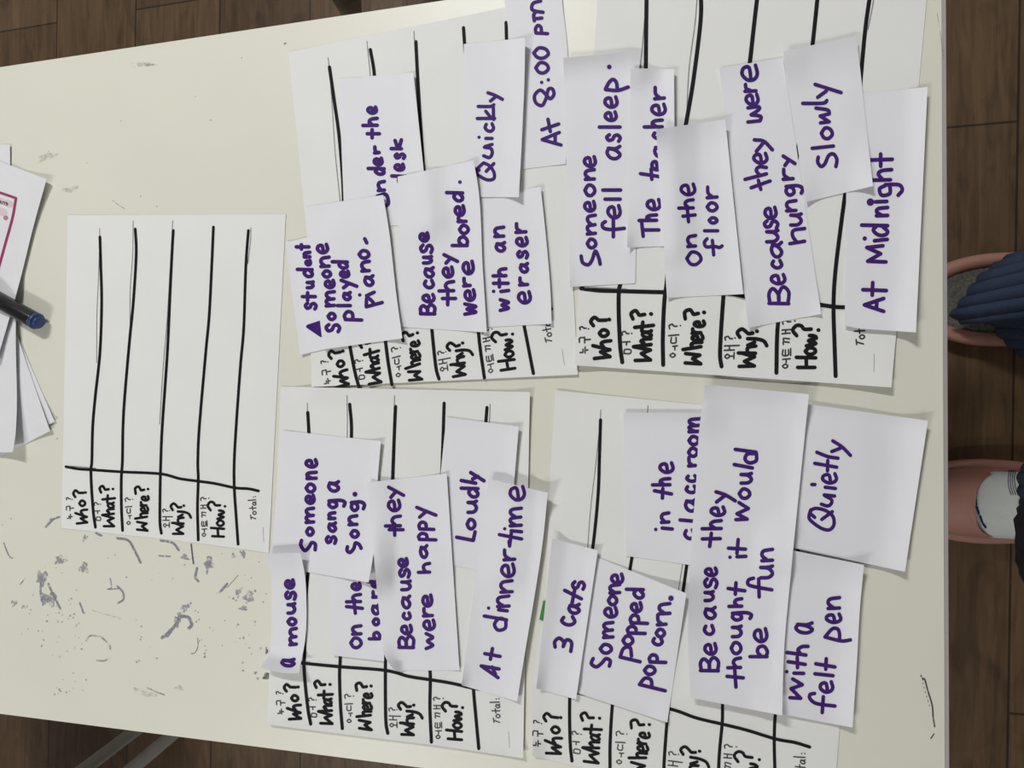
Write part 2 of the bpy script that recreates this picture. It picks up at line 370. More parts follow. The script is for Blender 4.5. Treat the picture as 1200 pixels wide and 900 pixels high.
KOREAN = [(K1, '*78 607,98 606,97 580|113 612,112 562|112 588,132 588;*70 520,71 484,100 480|107 525,105 478|106 500,145 498;*72 412,68 395,85 388,95 400,112 402|128 408,130 408'),
 (K1, '*385 628,388 595,428 597,428 628,385 628|372 530,422 528|398 555,398 530;*368 470,362 448,385 440,395 458,412 458|430 458,432 458'),
 (K1, '*725 638,706 655,725 673,744 655,725 638|722 580,755 576|738 610,738 580;*710 505,709 548,742 548,742 505|690 488,760 482;*695 430,690 402,712 390,722 408,745 408|768 405,770 405'),
 (K2, '*118 662,101 680,118 698,135 680,118 662|135 680,165 680|165 702,165 650|95 628,165 628|130 628,130 595|95 590,198 590;*100 540,95 518,118 510,128 528,148 530|165 525,167 525'),
 (K2, '*530 762,511 780,530 798,549 780,530 762|510 722,562 718|535 750,535 720;*508 640,508 686,547 686,547 640|527 685,525 642|564 690,562 632;*510 594,508 572,548 578|510 562,508 542,550 548|495 502,552 498|520 500,520 472|495 470,555 468;*500 420,495 397,520 386,530 400,552 400|580 395,583 395')]
TOTAL = (K2, '*1028 615,1022 572|1028 594,1076 612;o 1040 1086 572 528;*1010 500,1080 498|1040 478,1045 520;a 1040 1084 474 428;*995 418,1076 412|1050 383,1052 382|1072 379,1074 378')
def homography(src, dst):
    A = []
    for (x, y), (u, v) in zip(src, dst):
        A.append([x, y, 1, 0, 0, 0, -u * x, -u * y, -u]); A.append([0, 0, 0, x, y, 1, -v * x, -v * y, -v])
    A = np.array(A); sc = np.abs(A).max(0); h = np.linalg.svd(A / sc)[2][-1] / sc
    return h.reshape(3, 3)
def worksheet(q, label, src=None, dst=None, skip=0, **kw):
    p = Paper('worksheet', q, label, 'worksheet', 'ruled question worksheets', material=M_sheet, **kw)
    H = np.eye(3) if src is None else homography(src, dst)
    def mp(st):
        h = 1
        if isinstance(st, tuple): st = st[0]
        a = np.c_[np.array(st, float), np.ones(len(st))] @ H.T; return a[:, :2] / a[:, 2:]
    k = 1.0 if src is None else np.linalg.norm(np.array(dst[1]) - np.array(dst[0])) / np.linalg.norm(np.array(src[1]) - np.array(src[0]))
    for r in RULED: p.ink('ruled_line', [mp(r[skip if r is RULED[5] else 0:])], 1.62 * k, M_black)
    p.ink('pencil_mark', [mp([(308.4, 618), (309, 635)])], 0.2 * k, M_pencil, 0.00015)
    p.ink('pencil_guide', [mp(r) for r in PENCIL], 0.42 * k, M_pencil, 0.00015)
    for (c, s) in QUESTION: p.ink('question_word', [mp(t) for t in strokes_of(s, *c, 1.2)], 1.5 * k, M_black)
    for (c, s) in KOREAN: p.ink('small_korean_word', [mp(t) for t in strokes_of(s, *c, 0.5)], 0.62 * k, M_thin)
    p.ink('total_note', [mp(t) for t in strokes_of(TOTAL[1], *TOTAL[0], 0.5)], 0.62 * k, M_thin)
    return p
L1t, L1b, L5t, L5b = (117, 277.6), (111.7, 618), (291, 270), (278.9, 637.8)
wsB = worksheet([(338, 61), (655, -4), (677, 439), (365, 453.5)], 'ruled worksheet at the upper middle, under the student, piano and eraser cards',
    [L1b, L5b, L1t, L5t], [(420.7, 454.0), (625, 437.6), (386, 78.6), (593, 26.4)], curl=[('b', 0.06, 0.002), ('l', 0.1, 0.001)], edges={'l': [(352, 200), (360, 280)]})
wsC = worksheet([(702, -34), (1089, -34), (1044.6, 454), (673, 428)], 'ruled worksheet at the upper right, under the asleep, floor and hungry cards',
    [L1b, L5b, (106.6, 550.6), (274.6, 571), L1t, L5t], [(727.5, 424.5), (979.5, 441), (727.7, 341.4), (976.6, 358.3), (757, 0), (1021, -14)],
    curl=[('b', 0.06, 0.003), ('br', 0.25, 0.004)])
wsA = worksheet([(79.5, 252), (335, 251), (315, 648), (72, 619)], 'blank ruled worksheet with no cards on it, at the left', edges={'b': [(137, 626), (202, 633)]}, rnd=0.0006)
wsD = worksheet([(329, 453), (621, 459.5), (613, 888.5), (313, 849)], 'ruled worksheet at the lower middle, under the mouse, song and dinner-time cards',
    [L1b, L5b, L1t, L5t], [(364, 848.5), (561, 877.2), (360.6, 483.5), (570.6, 477.5)], curl=[('b', 0.06, 0.004), ('tr', 0.2, 0.002), ('r', 0.08, 0.002)],
    edges={'b': [(440, 865), (498, 872)]})
wsE = worksheet([(651, 457.5), (1012, 493), (975, 968), (624, 886)], 'ruled worksheet at the lower right, under the cats, popcorn and felt pen cards',
    [L1b, L1t, (274.6, 571), (232.2, 563.9), (156, 259), (302.8, 575.3)], [(670.3, 892), (703.5, 492), (907.5, 866), (846, 848), (759.6, 475.6), (949, 875)],
    edges={'l': [(645, 550), (638, 700), (624, 800)]}, skip=2)

# green scrap peeking out below the cats card
M_green = mat('green_paper', (0.03, 0.24, 0.05, 1), 0.6, 0.05)
Paper('paper_scrap', [(636.5, 704), (660, 706), (656, 735), (632, 726)], 'bright green paper scrap peeking out left of the three cats card', 'scrap', material=M_green, rnd=0.0)
# ------------------------------------------------------------------ purple phrase cards, lowest first
GRP = 'purple handwritten phrase cards'
def card(q, label, curl=(), edges=None, **kw): return Paper('phrase_card', q, label, 'card', GRP, curl, edges, **kw)
# --- upper middle worksheet
b4 = card([(397, 92.4), (484.4, 85), (503, 262), (404, 268)], 'white card reading under the desk, half hidden by the piano and bored cards', [('r', 0.18, 0.004)])
write(b4, (390, 110, 6.427), ['*335 770,395 755,415 790,412 835,340 850;n 328 402 742 645;d 252 400 622 545;e 298 385 550 470;r 300 362 460 385',
    't 245 365 345 255;h 212 348 255 168;e 250 342 160 85', 'd 430 570 705 600;e 455 548 590 515;s 455 555 500 437;k 425 530 430 330'])
b7 = card([(587, -30), (655, -32), (663, 192), (606, 199)], 'white card reading At 8:00 pm, running off the top of the picture', [('tr', 0.3, 0.002)], {'r': [(658.6, 0), (665.6, 67), (665.5, 130)], 'l': [(591, 0), (597.5, 48), (603, 120)]})
write(b7, (610, 0, 4.737), ['*225 805,120 775|120 775,215 735|192 745,192 795;*118 720,212 688|152 662,165 730',
    '*145 540,120 585,85 570,78 530,110 500,145 530,165 548,185 525,178 495,155 495,143 540;@117 457;@154 443;0 74 164 416 336;0 63 164 334 254',
    'p 72 160 198 130;*112 5,70 18,62 50,85 62,125 68|85 62,72 85,80 102,118 100|72 85,76 115'], 2.1)
b6 = card([(555, 233), (633.5, 218.6), (646.4, 379.4), (562, 384)], 'white card reading with an eraser, below the Quickly card', [('r', 0.25, 0.003)], {'r': [(639.5, 275), (645.5, 350)]})
write(b6, (560, 220, 5), ['w 120 190 730 645;@92 607;*135 608,180 602;t 80 188 592 528;h 78 175 530 462', 'a 96 168 384 310;n 88 162 297 220',
    'e 228 318 687 598;r 233 302 582 518;a 238 302 507 433;s 222 302 422 360;e 216 300 352 280;r 212 292 274 200'])
b5 = card([(543.5, 51.6), (615.5, 44.4), (608, 231), (541, 231)], 'white card reading Quickly, lying over the At 8:00 pm card', [('r', 0.3, 0.005), ('tr', 0.4, 0.003)], {'r': [(614.5, 95), (612.5, 144)]})
write(b5, (550, 90, 6), ['*100 605,62 640,45 670,75 700,130 725,172 715,172 670,140 625,100 605|118 665,172 610|45 670,68 655;*100 555,140 568,160 540,152 505,105 495|110 490,160 475;@68 425;*115 433,160 433;c 98 182 397 316;*55 293,178 292|115 242,150 285|170 300,168 215;*62 208,150 208,172 196;*130 112,180 130,232 158|148 170,190 135'], 2.0)
b3 = card([(466, 207), (554.6, 188), (570.5, 389.6), (468, 383)], 'white card reading Because they were bored, in the upper middle', [('r', 0.2, 0.003), ('tr', 0.3, 0.002)], {'r': [(557.5, 202), (566, 320)]})
write(b3, (470, 190, 4.5), ['B 92 187 812 742;e 106 184 747 688;c 113 180 674 613;a 116 180 617 546;u 108 170 542 488;s 93 174 487 426;e 90 152 427 363',
    't 208 297 762 676;h 190 287 692 618;e 213 282 617 543;y 216 307 542 478', 'w 326 404 812 738;e 328 397 740 663;r 320 374 664 603;e 318 390 600 513',
    'b 260 360 452 383;o 298 364 387 323;r 290 352 324 283;e 276 342 292 220;d 230 334 217 148;@310 105'])
b1 = card([(334.4, 284), (390, 271), (404, 404), (351.5, 416)], 'narrow white card reading A student, sticking out left of the piano card', [('l', 0.4, 0.002)])
write(b1, (335, 260, 5.629), ['*232 748,145 690|145 690,224 664|224 664,230 745|165 692,215 672,220 725,185 700,210 690', 's 116 212 587 523;t 96 207 531 455;u 128 192 447 383;d 63 187 377 298;e 120 174 297 243;n 108 170 244 188;t 56 164 192 138'])
b2 = card([(359, 242), (449, 228.5), (471.5, 396.5), (379, 409.4)], 'white card reading someone played piano, over the A student card', [('r', 0.25, 0.003), ('br', 0.3, 0.002), ('b', 0.1, 0.001)], {'r': [(455, 265), (465, 350)]})
write(b2, (335, 260, 5.629), ['s 253 367 737 663;o 266 337 657 590;m 253 332 567 448;e 248 330 447 373;o 231 307 377 310;n 218 297 307 220;e 196 287 217 136',
    'p 373 512 662 578;l 328 437 572 533;a 368 437 527 453;y 352 480 447 373;e 348 427 377 313;d 293 417 320 248',
    '*530 560,635 532|530 550,535 500,565 520,585 545;@487 482;*532 487,582 464;a 508 587 434 343;n 488 562 337 248;o 470 560 252 176;*520 112,533 138'])
# --- upper right worksheet
c6 = card([(993, 111), (1087, 102), (1073.4, 389.6), (990, 381.5)], 'large white card reading At Midnight, nearest the right table edge in the upper half', [('r', 0.3, 0.006), ('br', 0.4, 0.003), ('b', 0.15, 0.003)], {'b': [(1006, 385)]})
write(c6, (980, 160, 3.75), ['A 115 217 777 703;*117 673,220 677|160 642,158 697', '*218 551,138 548|138 548,195 515|195 515,134 488|134 488,205 480;@125 448 10;*168 458,224 452;d 103 234 446 378;n 168 234 357 303;@150 288 17;*172 287,222 285;*215 215,190 230,200 258,235 250,235 215|215 212,275 212,290 235,272 258;*150 192,238 190|205 190,185 165,200 150,243 145;*148 103,246 100|195 77,195 130'], 2.3)
c4 = card([(843, 80), (917.5, 67.5), (962.5, 368), (877, 384)], 'long white card reading Because they were hungry', [('bl', 0.3, 0.004), ('t', 0.1, 0.002), ('br', 0.2, 0.002)])
write(c4, (850, 60, 5.3), ['*140 440,215 432|215 432,220 405,160 395|160 395,205 365,208 345,140 352;e 118 215 345 255;r 110 202 262 195;e 93 210 195 75', '*160 848,278 806|205 802,220 858;*122 796,255 762|215 772,192 740,210 718,255 722;e 166 270 707 623;*180 550,240 560,292 612|192 622,235 570'], 2.2)
write(c4, (870, 180, 4.5), ['B 130 254 804 693;e 143 234 697 628;c 146 217 614 553;a 143 217 557 458;u 118 197 475 395;s 106 197 402 343;e 110 187 352 273',
    '*250 475,328 462|285 465,265 435,270 405,328 395;u 245 320 387 308;n 223 292 312 238;g 220 327 232 158;r 205 277 147 73;y 205 287 72 3'], 2.2)
c1 = card([(660, 67.8), (749.5, 65), (744.5, 332), (668, 336)], 'white card reading Someone fell asleep, left of The teacher card', [('t', 0.12, 0.007), ('bl', 0.2, 0.002)], {'t': [(705, 64), (740, 62)]})
write(c1, (660, 60, 6.43), ['a 316 442 827 703;s 313 444 692 613;l 258 442 587 556;e 303 414 537 443;e 301 420 437 330;*318 288,410 295,490 270|318 285,345 235,375 212,400 235,408 290;@347 118 18'], 2.2)
write(c1, (660, 180, 5.62), ['*118 675,128 718,165 732,190 700,212 642,235 690,243 728;o 146 227 634 550;m 146 224 542 393;e 130 220 392 303;o 130 220 290 193;n 133 217 182 93;e 128 224 97 8',
    '*278 448,258 462,265 490,320 500,402 492|330 435,330 548;e 283 387 437 330;l 263 387 317 283;l 248 390 260 220'], 2.2)
c2 = card([(739, 80), (790, 81), (791, 288), (735, 290)], 'narrow white card reading The teacher, partly under the floor card', [('r', 0.4, 0.005), ('bl', 0.25, 0.005)])
write(c2, (730, 80, 4.09), ['*90 742,97 805|94 775,172 775;h 68 170 740 693;e 108 187 687 620', '*84 505,180 520|135 482,138 532;e 130 192 497 433;a 143 202 434 363;c 136 202 347 298;h 93 197 292 238;e 130 212 232 163;r 143 207 157 83'], 2.2)
c3 = card([(769, 151.5), (850, 140), (871, 344.6), (781.6, 349)], 'white card reading On the floor, over The teacher card', [('t', 0.2, 0.005), ('tl', 0.35, 0.006), ('r', 0.2, 0.003), ('bl', 0.3, 0.003)])
write(c3, (780, 180, 5.29), ['O 120 230 700 598;n 126 197 587 496', '*107 388,183 380|135 348,142 422;h 70 182 352 273;e 86 192 267 178', '*257 528,240 550,252 578,300 575,335 582,350 572|290 538,298 628;l 230 334 494 463;o 258 330 442 386;o 246 330 367 293;r 246 330 287 196'], 2.1)
c5 = card([(918, 60), (1003.8, 42), (1023, 218), (944.4, 236.7)], 'white card reading Slowly, lying across the hungry and Midnight cards', [('t', 0.3, 0.006), ('br', 0.4, 0.008), ('bl', 0.3, 0.003)])
write(c5, (910, 40, 4.5), ['*220 648,217 675,235 698,255 683,275 640,300 632,318 660,313 698;*188 602,300 590;o 226 304 562 483;*232 468,278 462|278 462,230 432|230 432,278 420|278 420,270 400,208 390;*138 365,245 364,265 350;*203 265,340 308|217 333,262 300'], 2.2)
# --- lower middle worksheet
d3 = card([(384, 650), (452, 655), (450, 775), (389, 768)], 'white card reading On the board, mostly covered by the song and happy cards', [('b', 0.1, 0.002)])
write(d3, (390, 650, 6), ['O 113 212 667 573;n 126 210 572 488', '*96 365,208 378|150 345,158 412;h 83 207 347 266;e 123 205 260 188', 'b 243 342 607 533;o 270 337 507 438;a 266 337 432 340;r 268 327 314 248;d 236 322 242 176'], 2.1)
d5 = card([(523, 489), (608, 500), (593, 676), (506, 657)], 'white card reading Loudly, between the happy and dinner-time cards', [('r', 0.15, 0.003), ('t', 0.1, 0.001)])
write(d5, (520, 480, 4.5), ['*68 673,155 690|155 690,165 645;o 113 174 640 568;u 118 182 552 473;d 82 190 474 402;*92 374,168 388;*142 332,212 376|152 366,180 352'], 2.2)
d2 = card([(331.5, 504.5), (446.4, 517), (432, 682.5), (316, 663)], 'white card reading Someone sang a song, above the mouse card', [('br', 0.45, 0.008), ('r', 0.12, 0.003)], {'r': [(442, 570), (439, 640)]})
write(d2, (340, 520, 5.63), ['*75 638,70 670,97 705,125 680,142 652,165 662,165 700;o 96 164 617 543;m 93 167 532 413;e 93 170 407 328;o 93 174 332 253;n 98 184 242 176;e 93 187 167 93',
    's 226 314 670 598;a 243 312 592 510;n 243 307 507 443;g 243 374 437 360', 'a 241 332 327 238', '*378 680,375 705,395 718,420 690,430 655,455 665,468 690;o 388 462 630 560;n 376 452 547 463;g 391 502 457 370;@427 333 17'])
d1 = card([(309.8, 649), (352, 648), (350, 789), (305, 782)], 'narrow curled white card reading a mouse', [('t', 0.25, 0.008), ('b', 0.22, 0.013), ('r', 0.2, 0.002)],
    {'l': [(317, 672), (318, 711), (317, 764)], 'r': [(357, 672), (359, 705), (357.5, 750)], 'b': [(318, 786), (335, 789)]})
write(d1, (300, 640, 5.62), ['a 158 264 802 733', 'm 211 277 662 530;o 198 274 532 463;u 198 267 454 366;s 183 272 362 288;e 183 260 290 210'], 2.2)
d4 = card([(430.5, 565.4), (523.5, 555), (538.5, 785.4), (462, 786)], 'white card reading Because they were happy, in the lower middle', [('r', 0.2, 0.002), ('bl', 0.22, 0.008), ('tl', 0.2, 0.002)], {'l': [(438, 650), (447, 740), (451, 769)]})
write(d4, (450, 560, 4.09), ['B 63 150 824 750;e 76 140 757 698;c 83 134 687 638;a 80 132 634 558;u 76 134 545 486;s 66 130 485 428;e 63 120 435 378',
    't 16 100 284 213;h -2 87 242 173;e 13 84 167 98;y 13 102 102 36', 'w 193 242 827 738;e 183 250 737 673;r 180 240 672 618;e 178 237 625 553',
    'h 156 227 464 400;a 166 214 392 316;p 156 257 307 257;p 158 247 257 203;y 148 257 197 133'], 2.1)
d6 = card([(572.5, 561), (642, 577.5), (606, 822), (541, 803)], 'long white card reading At dinner-time, right of the Loudly card', [('t', 0.12, 0.006), ('r', 0.2, 0.004), ('tr', 0.25, 0.004), ('bl', 0.15, 0.005)], {'r': [(636, 635), (627, 695), (616, 760)]})
write(d6, (550, 550, 3.333), ['*112 814,46 768|46 768,116 780|88 772,102 800;*60 720,120 731|90 700,82 742', '*145 590,118 582,98 605,112 628,140 620,142 590|58 573,145 588;@75 542 7;*114 549,148 553;n 103 162 543 488;n 116 174 487 428;e 120 182 427 363;r 128 184 362 308;*157 300,155 281',
    '*117 255,204 272|165 240,158 292;@138 232 7;*163 240,204 244;m 152 210 228 145;e 153 222 128 60'], 2.1)
# --- lower right worksheet
e3 = card([(730.5, 483.5), (830, 484), (815, 663), (733.5, 651.4)], 'white card reading in the classroom, left of the long fun card', [('t', 0.1, 0.003), ('bl', 0.2, 0.001)])
write(e3, (750, 470, 4.5), ['@83 677;*117 670,170 675;n 103 162 650 580', '*76 473,166 490|120 462,118 512;h 56 167 454 398;e 96 184 387 316',
    'c 226 295 737 668;*211 627,290 634;a 230 305 592 508;c 233 305 494 438;c 236 308 434 383;r 246 302 354 288;o 246 312 302 238;o 248 318 240 176;m 248 330 172 83'], 2.2)
e2 = card([(695, 651), (804.4, 695.5), (782, 846.7), (676, 812)], 'white card reading Someone popped popcorn, right of the cats card', [('tr', 0.8, 0.008), ('br', 0.25, 0.004), ('b', 0.1, 0.002)])
write(e2, (680, 650, 4.5), ['*68 548,58 575,85 592,115 570,135 548,158 560,153 588;o 95 174 530 463;m 113 182 447 348;e 120 202 340 268;o 138 202 275 208;n 146 217 212 148;e 156 234 162 93',
    '*210 540,315 565|210 540,228 495,262 490,270 535;o 215 287 487 418;p 238 352 427 368;p 253 364 374 308;e 260 332 312 243;d 233 342 242 170',
    '*312 685,448 718|312 685,340 652,372 660,378 700;o 328 404 642 578;p 353 460 580 518', 'c 373 442 487 428;o 390 454 444 383;r 396 462 382 308;n 406 482 322 248;@478 230 15'], 2.2)
e1 = card([(647, 631), (700.6, 645), (675, 819.6), (628.5, 807)], 'white card reading 3 cats, left of the popcorn card', [('r', 0.25, 0.003), ('bl', 0.3, 0.004), ('t', 0.1, 0.002)])
write(e1, (630, 630, 4.737), ['*97 608,95 578,120 558,145 580,142 605,160 568,188 582,184 632', 'c 123 217 497 428;a 163 242 432 360;*150 293,243 340|205 292,190 368;s 183 270 297 233'], 2.2)
e5 = card([(942, 473), (1087.5, 493), (1060.5, 670), (920, 640)], 'large white card reading Quietly, nearest the right table edge in the lower half', [('r', 0.25, 0.006), ('b', 0.2, 0.004), ('t', 0.08, 0.002)])
write(e5, (930, 490, 6), ['*148 698,115 662,150 635,220 648,275 690,283 750,250 786,190 772,120 720,108 690,120 645|198 712,272 658;*195 605,240 618,265 600,265 572,218 545|215 540,288 548;*128 467,150 467;*222 486,294 495;e 192 314 470 378;*148 318,303 345|240 298,238 370;*163 240,240 270,312 282;*275 160,340 202,400 262|268 235,328 212'], 2.1)
e6 = card([(914, 642), (1012.5, 662), (999, 852.6), (912, 836)], 'white card reading with a felt pen, below the Quietly card', [('r', 0.3, 0.005), ('b', 0.15, 0.004), ('t', 0.1, 0.002)], {'r': [(1008, 710), (1004, 780)]})
write(e6, (910, 680, 5.29), ['*83 728,150 732|150 732,90 672|90 672,160 648|160 648,100 612;@63 567;*108 576,168 578;*72 505,178 522|128 478,130 542;*65 448,182 464|150 457,132 432,158 412,195 410', 'a 108 234 340 253',
    '*236 702,208 708,208 735,250 765,362 780|290 722,283 820;e 260 360 707 618;*238 580,350 592;*243 518,362 538|308 487,305 552', '*300 352,400 376,458 370|300 352,345 302,378 302,390 330,390 368;e 298 410 274 198;n 308 402 187 96'], 2.2)
e4 = card([(826.5, 450.4), (948, 462), (916.5, 838.5), (809, 817.5)], 'longest white card reading Because they thought it would be fun', [('t', 0.12, 0.006), ('b', 0.22, 0.010), ('r', 0.15, 0.004), ('tl', 0.2, 0.003)],
    {'l': [(819.8, 500), (815.5, 570), (810.5, 630), (807.5, 690), (806.5, 755)], 'r': [(938, 560), (927, 670), (919, 760)]})
write(e4, (810, 500, 5), ['*65 658,170 656|118 625,108 702;h 53 187 612 538;e 106 207 532 460;*145 382,200 400,258 435|148 442,195 405', '*262 545,328 542|328 542,268 510|268 510,335 480|335 480,280 445;o 270 354 432 353;u 281 364 342 263;*252 222,358 242;*375 158,330 160,315 190,340 212,380 200,382 160|258 133,380 150', '@227 765;*268 762,320 760;*218 712,318 718|275 662,268 742'], 2.2)
write(e4, (810, 640, 5), ['B 43 170 744 642;e 70 157 645 560;c 66 142 530 453;a 70 152 437 348;u 70 140 330 255;s 68 162 255 178;e 73 160 184 118',
    '*210 763,305 772|255 728,262 826;h 203 300 727 643;o 223 302 642 553;u 230 304 542 458;g 230 364 447 378;h 210 307 367 296;*216 248,314 262|262 215,258 282', 'b 333 457 662 573;e 360 454 572 473',
    '*365 188,336 198,334 225,380 240,472 256|395 192,398 298;u 396 487 197 106;n 403 487 97 8'], 2.2)

# ------------------------------------------------------------------ loose papers and marker at the left edge
M_stack = mat('plain_paper', (0.76, 0.77, 0.80, 1), 0.7, 0.01)
def loose(q, label, **kw): return Paper('paper_sheet', q, label, 'paper', 'loose white papers at the left edge', material=M_stack, **kw)
loose([(-60, 400), (20, 392), (64, 494), (-30, 545)], 'white paper whose pointed corner reaches furthest right, lowest of the left pile', curl=[('br', 0.3, 0.001)])
loose([(-60, 380), (20, 393), (58.5, 505), (-40, 556)], 'white paper just over the lowest one of the left pile', curl=[('br', 0.3, 0.002)])
loose([(-160, 345), (18.5, 345), (15, 530), (-160, 531)], 'white paper with a vertical lifted edge below the marker', curl=[('br', 0.5, 0.010), ('r', 0.12, 0.003)], edges={'r': [(18.4, 400), (19.2, 490), (18, 510)]})
loose([(-160, 168), (11.5, 169.5), (13, 260), (-160, 260)], 'white paper at the top of the left pile, under the pink-framed sheet', curl=[('r', 0.1, 0.001)])
fp = loose([(-130, 140), (54.5, 210), (-4, 424), (-190, 360)], 'white printed sheet with a pink frame at the left edge', curl=[('tr', 0.3, 0.003), ('r', 0.15, 0.003)], edges={'r': [(40, 262), (23, 330)]})
M_pink = mat('pink_print', (0.33, 0.03, 0.13, 1), 0.6, 0.05); M_palepink = mat('pale_pink_print', (0.72, 0.58, 0.62, 1), 0.6, 0.03); M_mauve = mat('mauve_print', (0.42, 0.22, 0.27, 1), 0.6, 0.03)
fp.ink('pink_frame', [[(-25, 216.5), (-5, 224), (18.6, 232.2)], [(18.6, 232.2), (14.5, 255), (6, 286), (-4, 322)]], 1.5, M_pink, label='crimson printed frame line')
fp.ink('pink_panel', [([(3, 236.5), (-16, 230)], 3.5), ([(12, 239.5), (8, 238)], 4), ([(-10, 244), (4, 249)], 4.5)], 2, M_palepink, 0.00012)
fp.ink('printed_dot', [([(6.7, 255.3)], 2.9)], 2, M_mauve)
fp.ink('printed_word', [[(0.8, 236.8), (-0.6, 234.8), (-2.2, 236.5), (-1.0, 238.2), (0.8, 236.8)], [(1.2, 235.3), (1.0, 238.6)], [(2.8, 239.2), (3.2, 236.2)], [(3.2, 236.8), (4.8, 236.2), (5.4, 237.6), (5.1, 240)], [(5.4, 237.6), (7, 236.9), (7.6, 238.2), (7.2, 240.6)],
    [(8.0, 237.8), (8.9, 238.2), (8.7, 240.8)]], 0.42, M_thin, 0.0003)

zc = T + 0.0105
e_ = P(44.5, 377.5, zc); s_ = P(-40, 330, zc); ax = (e_ - s_); ax[2] = 0; ax /= np.linalg.norm(ax)
pen = empty('marker_pen', (float(e_[0]), float(e_[1]), T)); tag(pen, 'black marker pen with a blue end plug, lying on the left papers', 'pen')
M_penb = mat('black_plastic', (0.010, 0.010, 0.012, 1), 0.22, 0.05, 50, 0, 200, 0.6); M_blue = mat('navy_plastic', (0.018, 0.050, 0.16, 1), 0.4, 0.05)
def along(d): q = e_ + ax * d - np.array(pen.location); return tuple(q)
m1 = MB(); m1.tube([along(-0.130), along(-0.128), along(-0.0055), along(-0.0045)], [0.0074, 0.0080, 0.0080, 0.0077], 28); m1.build('barrel', M_penb, pen, True)
m1 = MB(); m1.tube([along(-0.0047), along(-0.0040), along(-0.0015), along(-0.0008)], [0.0078, 0.0081, 0.0081, 0.0076], 28)
pg = m1.build('end_plug', M_blue, pen, True); pg['label'] = 'navy blue end plug'
m1 = MB(); m1.tube([along(-0.001), along(0.0018), along(0.0024)], [0.0064, 0.0062, 0.0056], 28); m1.build('plug_disc', M_blue, pg, True)
m1 = MB(); m1.tube([along(-0.130), along(-0.140), along(-0.146)], [0.0066, 0.0050, 0.0030], 20); m1.build('nib_holder', M_penb, pen, True)

# ------------------------------------------------------------------ ink stains on the table
def stain_material(name, col, lo, hi, scale):
    m = bpy.data.materials.new(name); m.use_nodes = True; nt = m.node_tree; b = nt.nodes['Principled BSDF']
    b.inputs['Base Color'].default_value = col; b.inputs['Roughness'].default_value = 0.5
    tc = nt.nodes.new('ShaderNodeTexCoord'); n = nt.nodes.new('ShaderNodeTexNoise'); n.inputs['Scale'].default_value = scale; n.inputs['Detail'].default_value = 5
    r = nt.nodes.new('ShaderNodeValToRGB'); r.color_ramp.elements[0].position = 0.36; r.color_ramp.elements[0].color = (lo,) * 3 + (1,)
    r.color_ramp.elements[1].position = 0.62; r.color_ramp.elements[1].color = (hi,) * 3 + (1,)
    nt.links.new(tc.outputs['Object'], n.inputs['Vector']); nt.links.new(n.outputs['Fac'], r.inputs['Fac']); nt.links.new(r.outputs['Color'], b.inputs['Alpha'])
    return m
M_st = stain_material('grey_ink_stain', (0.33, 0.33, 0.37, 1), 0.05, 0.85, 240); M_faint = stain_material('faint_smear', (0.34, 0.34, 0.31, 1), 0.0, 0.30, 200)
M_dark = stain_material('dark_ink_stain', (0.09, 0.09, 0.10, 1), 0.35, 0.95, 300)
def blob(x, y, rx, ry=None, a=0):
    ry = ry or rx; n = 18; ph = random.uniform(0, 6); pts = []
    for k in range(n):
        t = 2 * math.pi * k / n; r = 1 + 0.28 * math.sin(3 * t + ph) + 0.2 * math.sin(5 * t + 2 * ph) + random.uniform(-0.12, 0.12)
        u, w_ = rx * r * math.cos(t), ry * r * math.sin(t); pts.append((x + u * math.cos(a) - w_ * math.sin(a), y + u * math.sin(a) + w_ * math.cos(a)))
    return pts
def stain(polys, strokes, material, z=0.00008):
    v, f = [], []
    for p in polys: k = len(v); v += p; f.append(tuple(range(k + len(p) - 1, k - 1, -1)))
    if strokes:
        v2, f2 = ribbon(strokes, 1.0); k = len(v); v += [tuple(p) for p in v2]; f += [tuple(i + k for i in q) for q in f2]
    v = np.array(v, float); w3 = P(v[:, 0], v[:, 1], T + z + stack(v, f)) - TO
    o = mesh('ink_stain', w3, f, material, tab); o['kind'] = 'stuff'; return o
C4 = lambda x, y: (x / 3.53, 660 + y / 3.53)
C3 = lambda x, y: (x / 3.46, 460 + y / 3.46)
pb = [blob(*C4(175, 60), 6, 8), blob(*C4(168, 72), 4), blob(*C4(205, 145), 9, 7, 0.4), blob(*C4(185, 155), 5), blob(*C4(58, 165), 3.5), blob(*C4(98, 182), 2.2), blob(*C4(768, 183), 7, 3.5, -0.6),
      blob(*C4(1030, 140), 5.5, 7, 0.5), blob(*C4(985, 122), 3, 5, 0.3), blob(*C4(1007, 187), 4.5, 3), blob(*C4(860, 12), 3.5, 7, 0.2), blob(*C4(748, 218), 5, 4), blob(*C4(735, 240), 4, 6),
      blob(*C3(245, 680), 6, 5), blob(*C3(340, 712), 5, 6), blob(*C3(205, 520), 2, 5, 0.9), blob(*C3(345, 590), 2.5, 4, 0.5), blob(*C3(848, 690), 5, 7), blob(*C3(750, 668), 5, 3, 0.6), blob(*C3(985, 655), 3, 5, -0.4), blob(*C3(945, 662), 2, 3)]
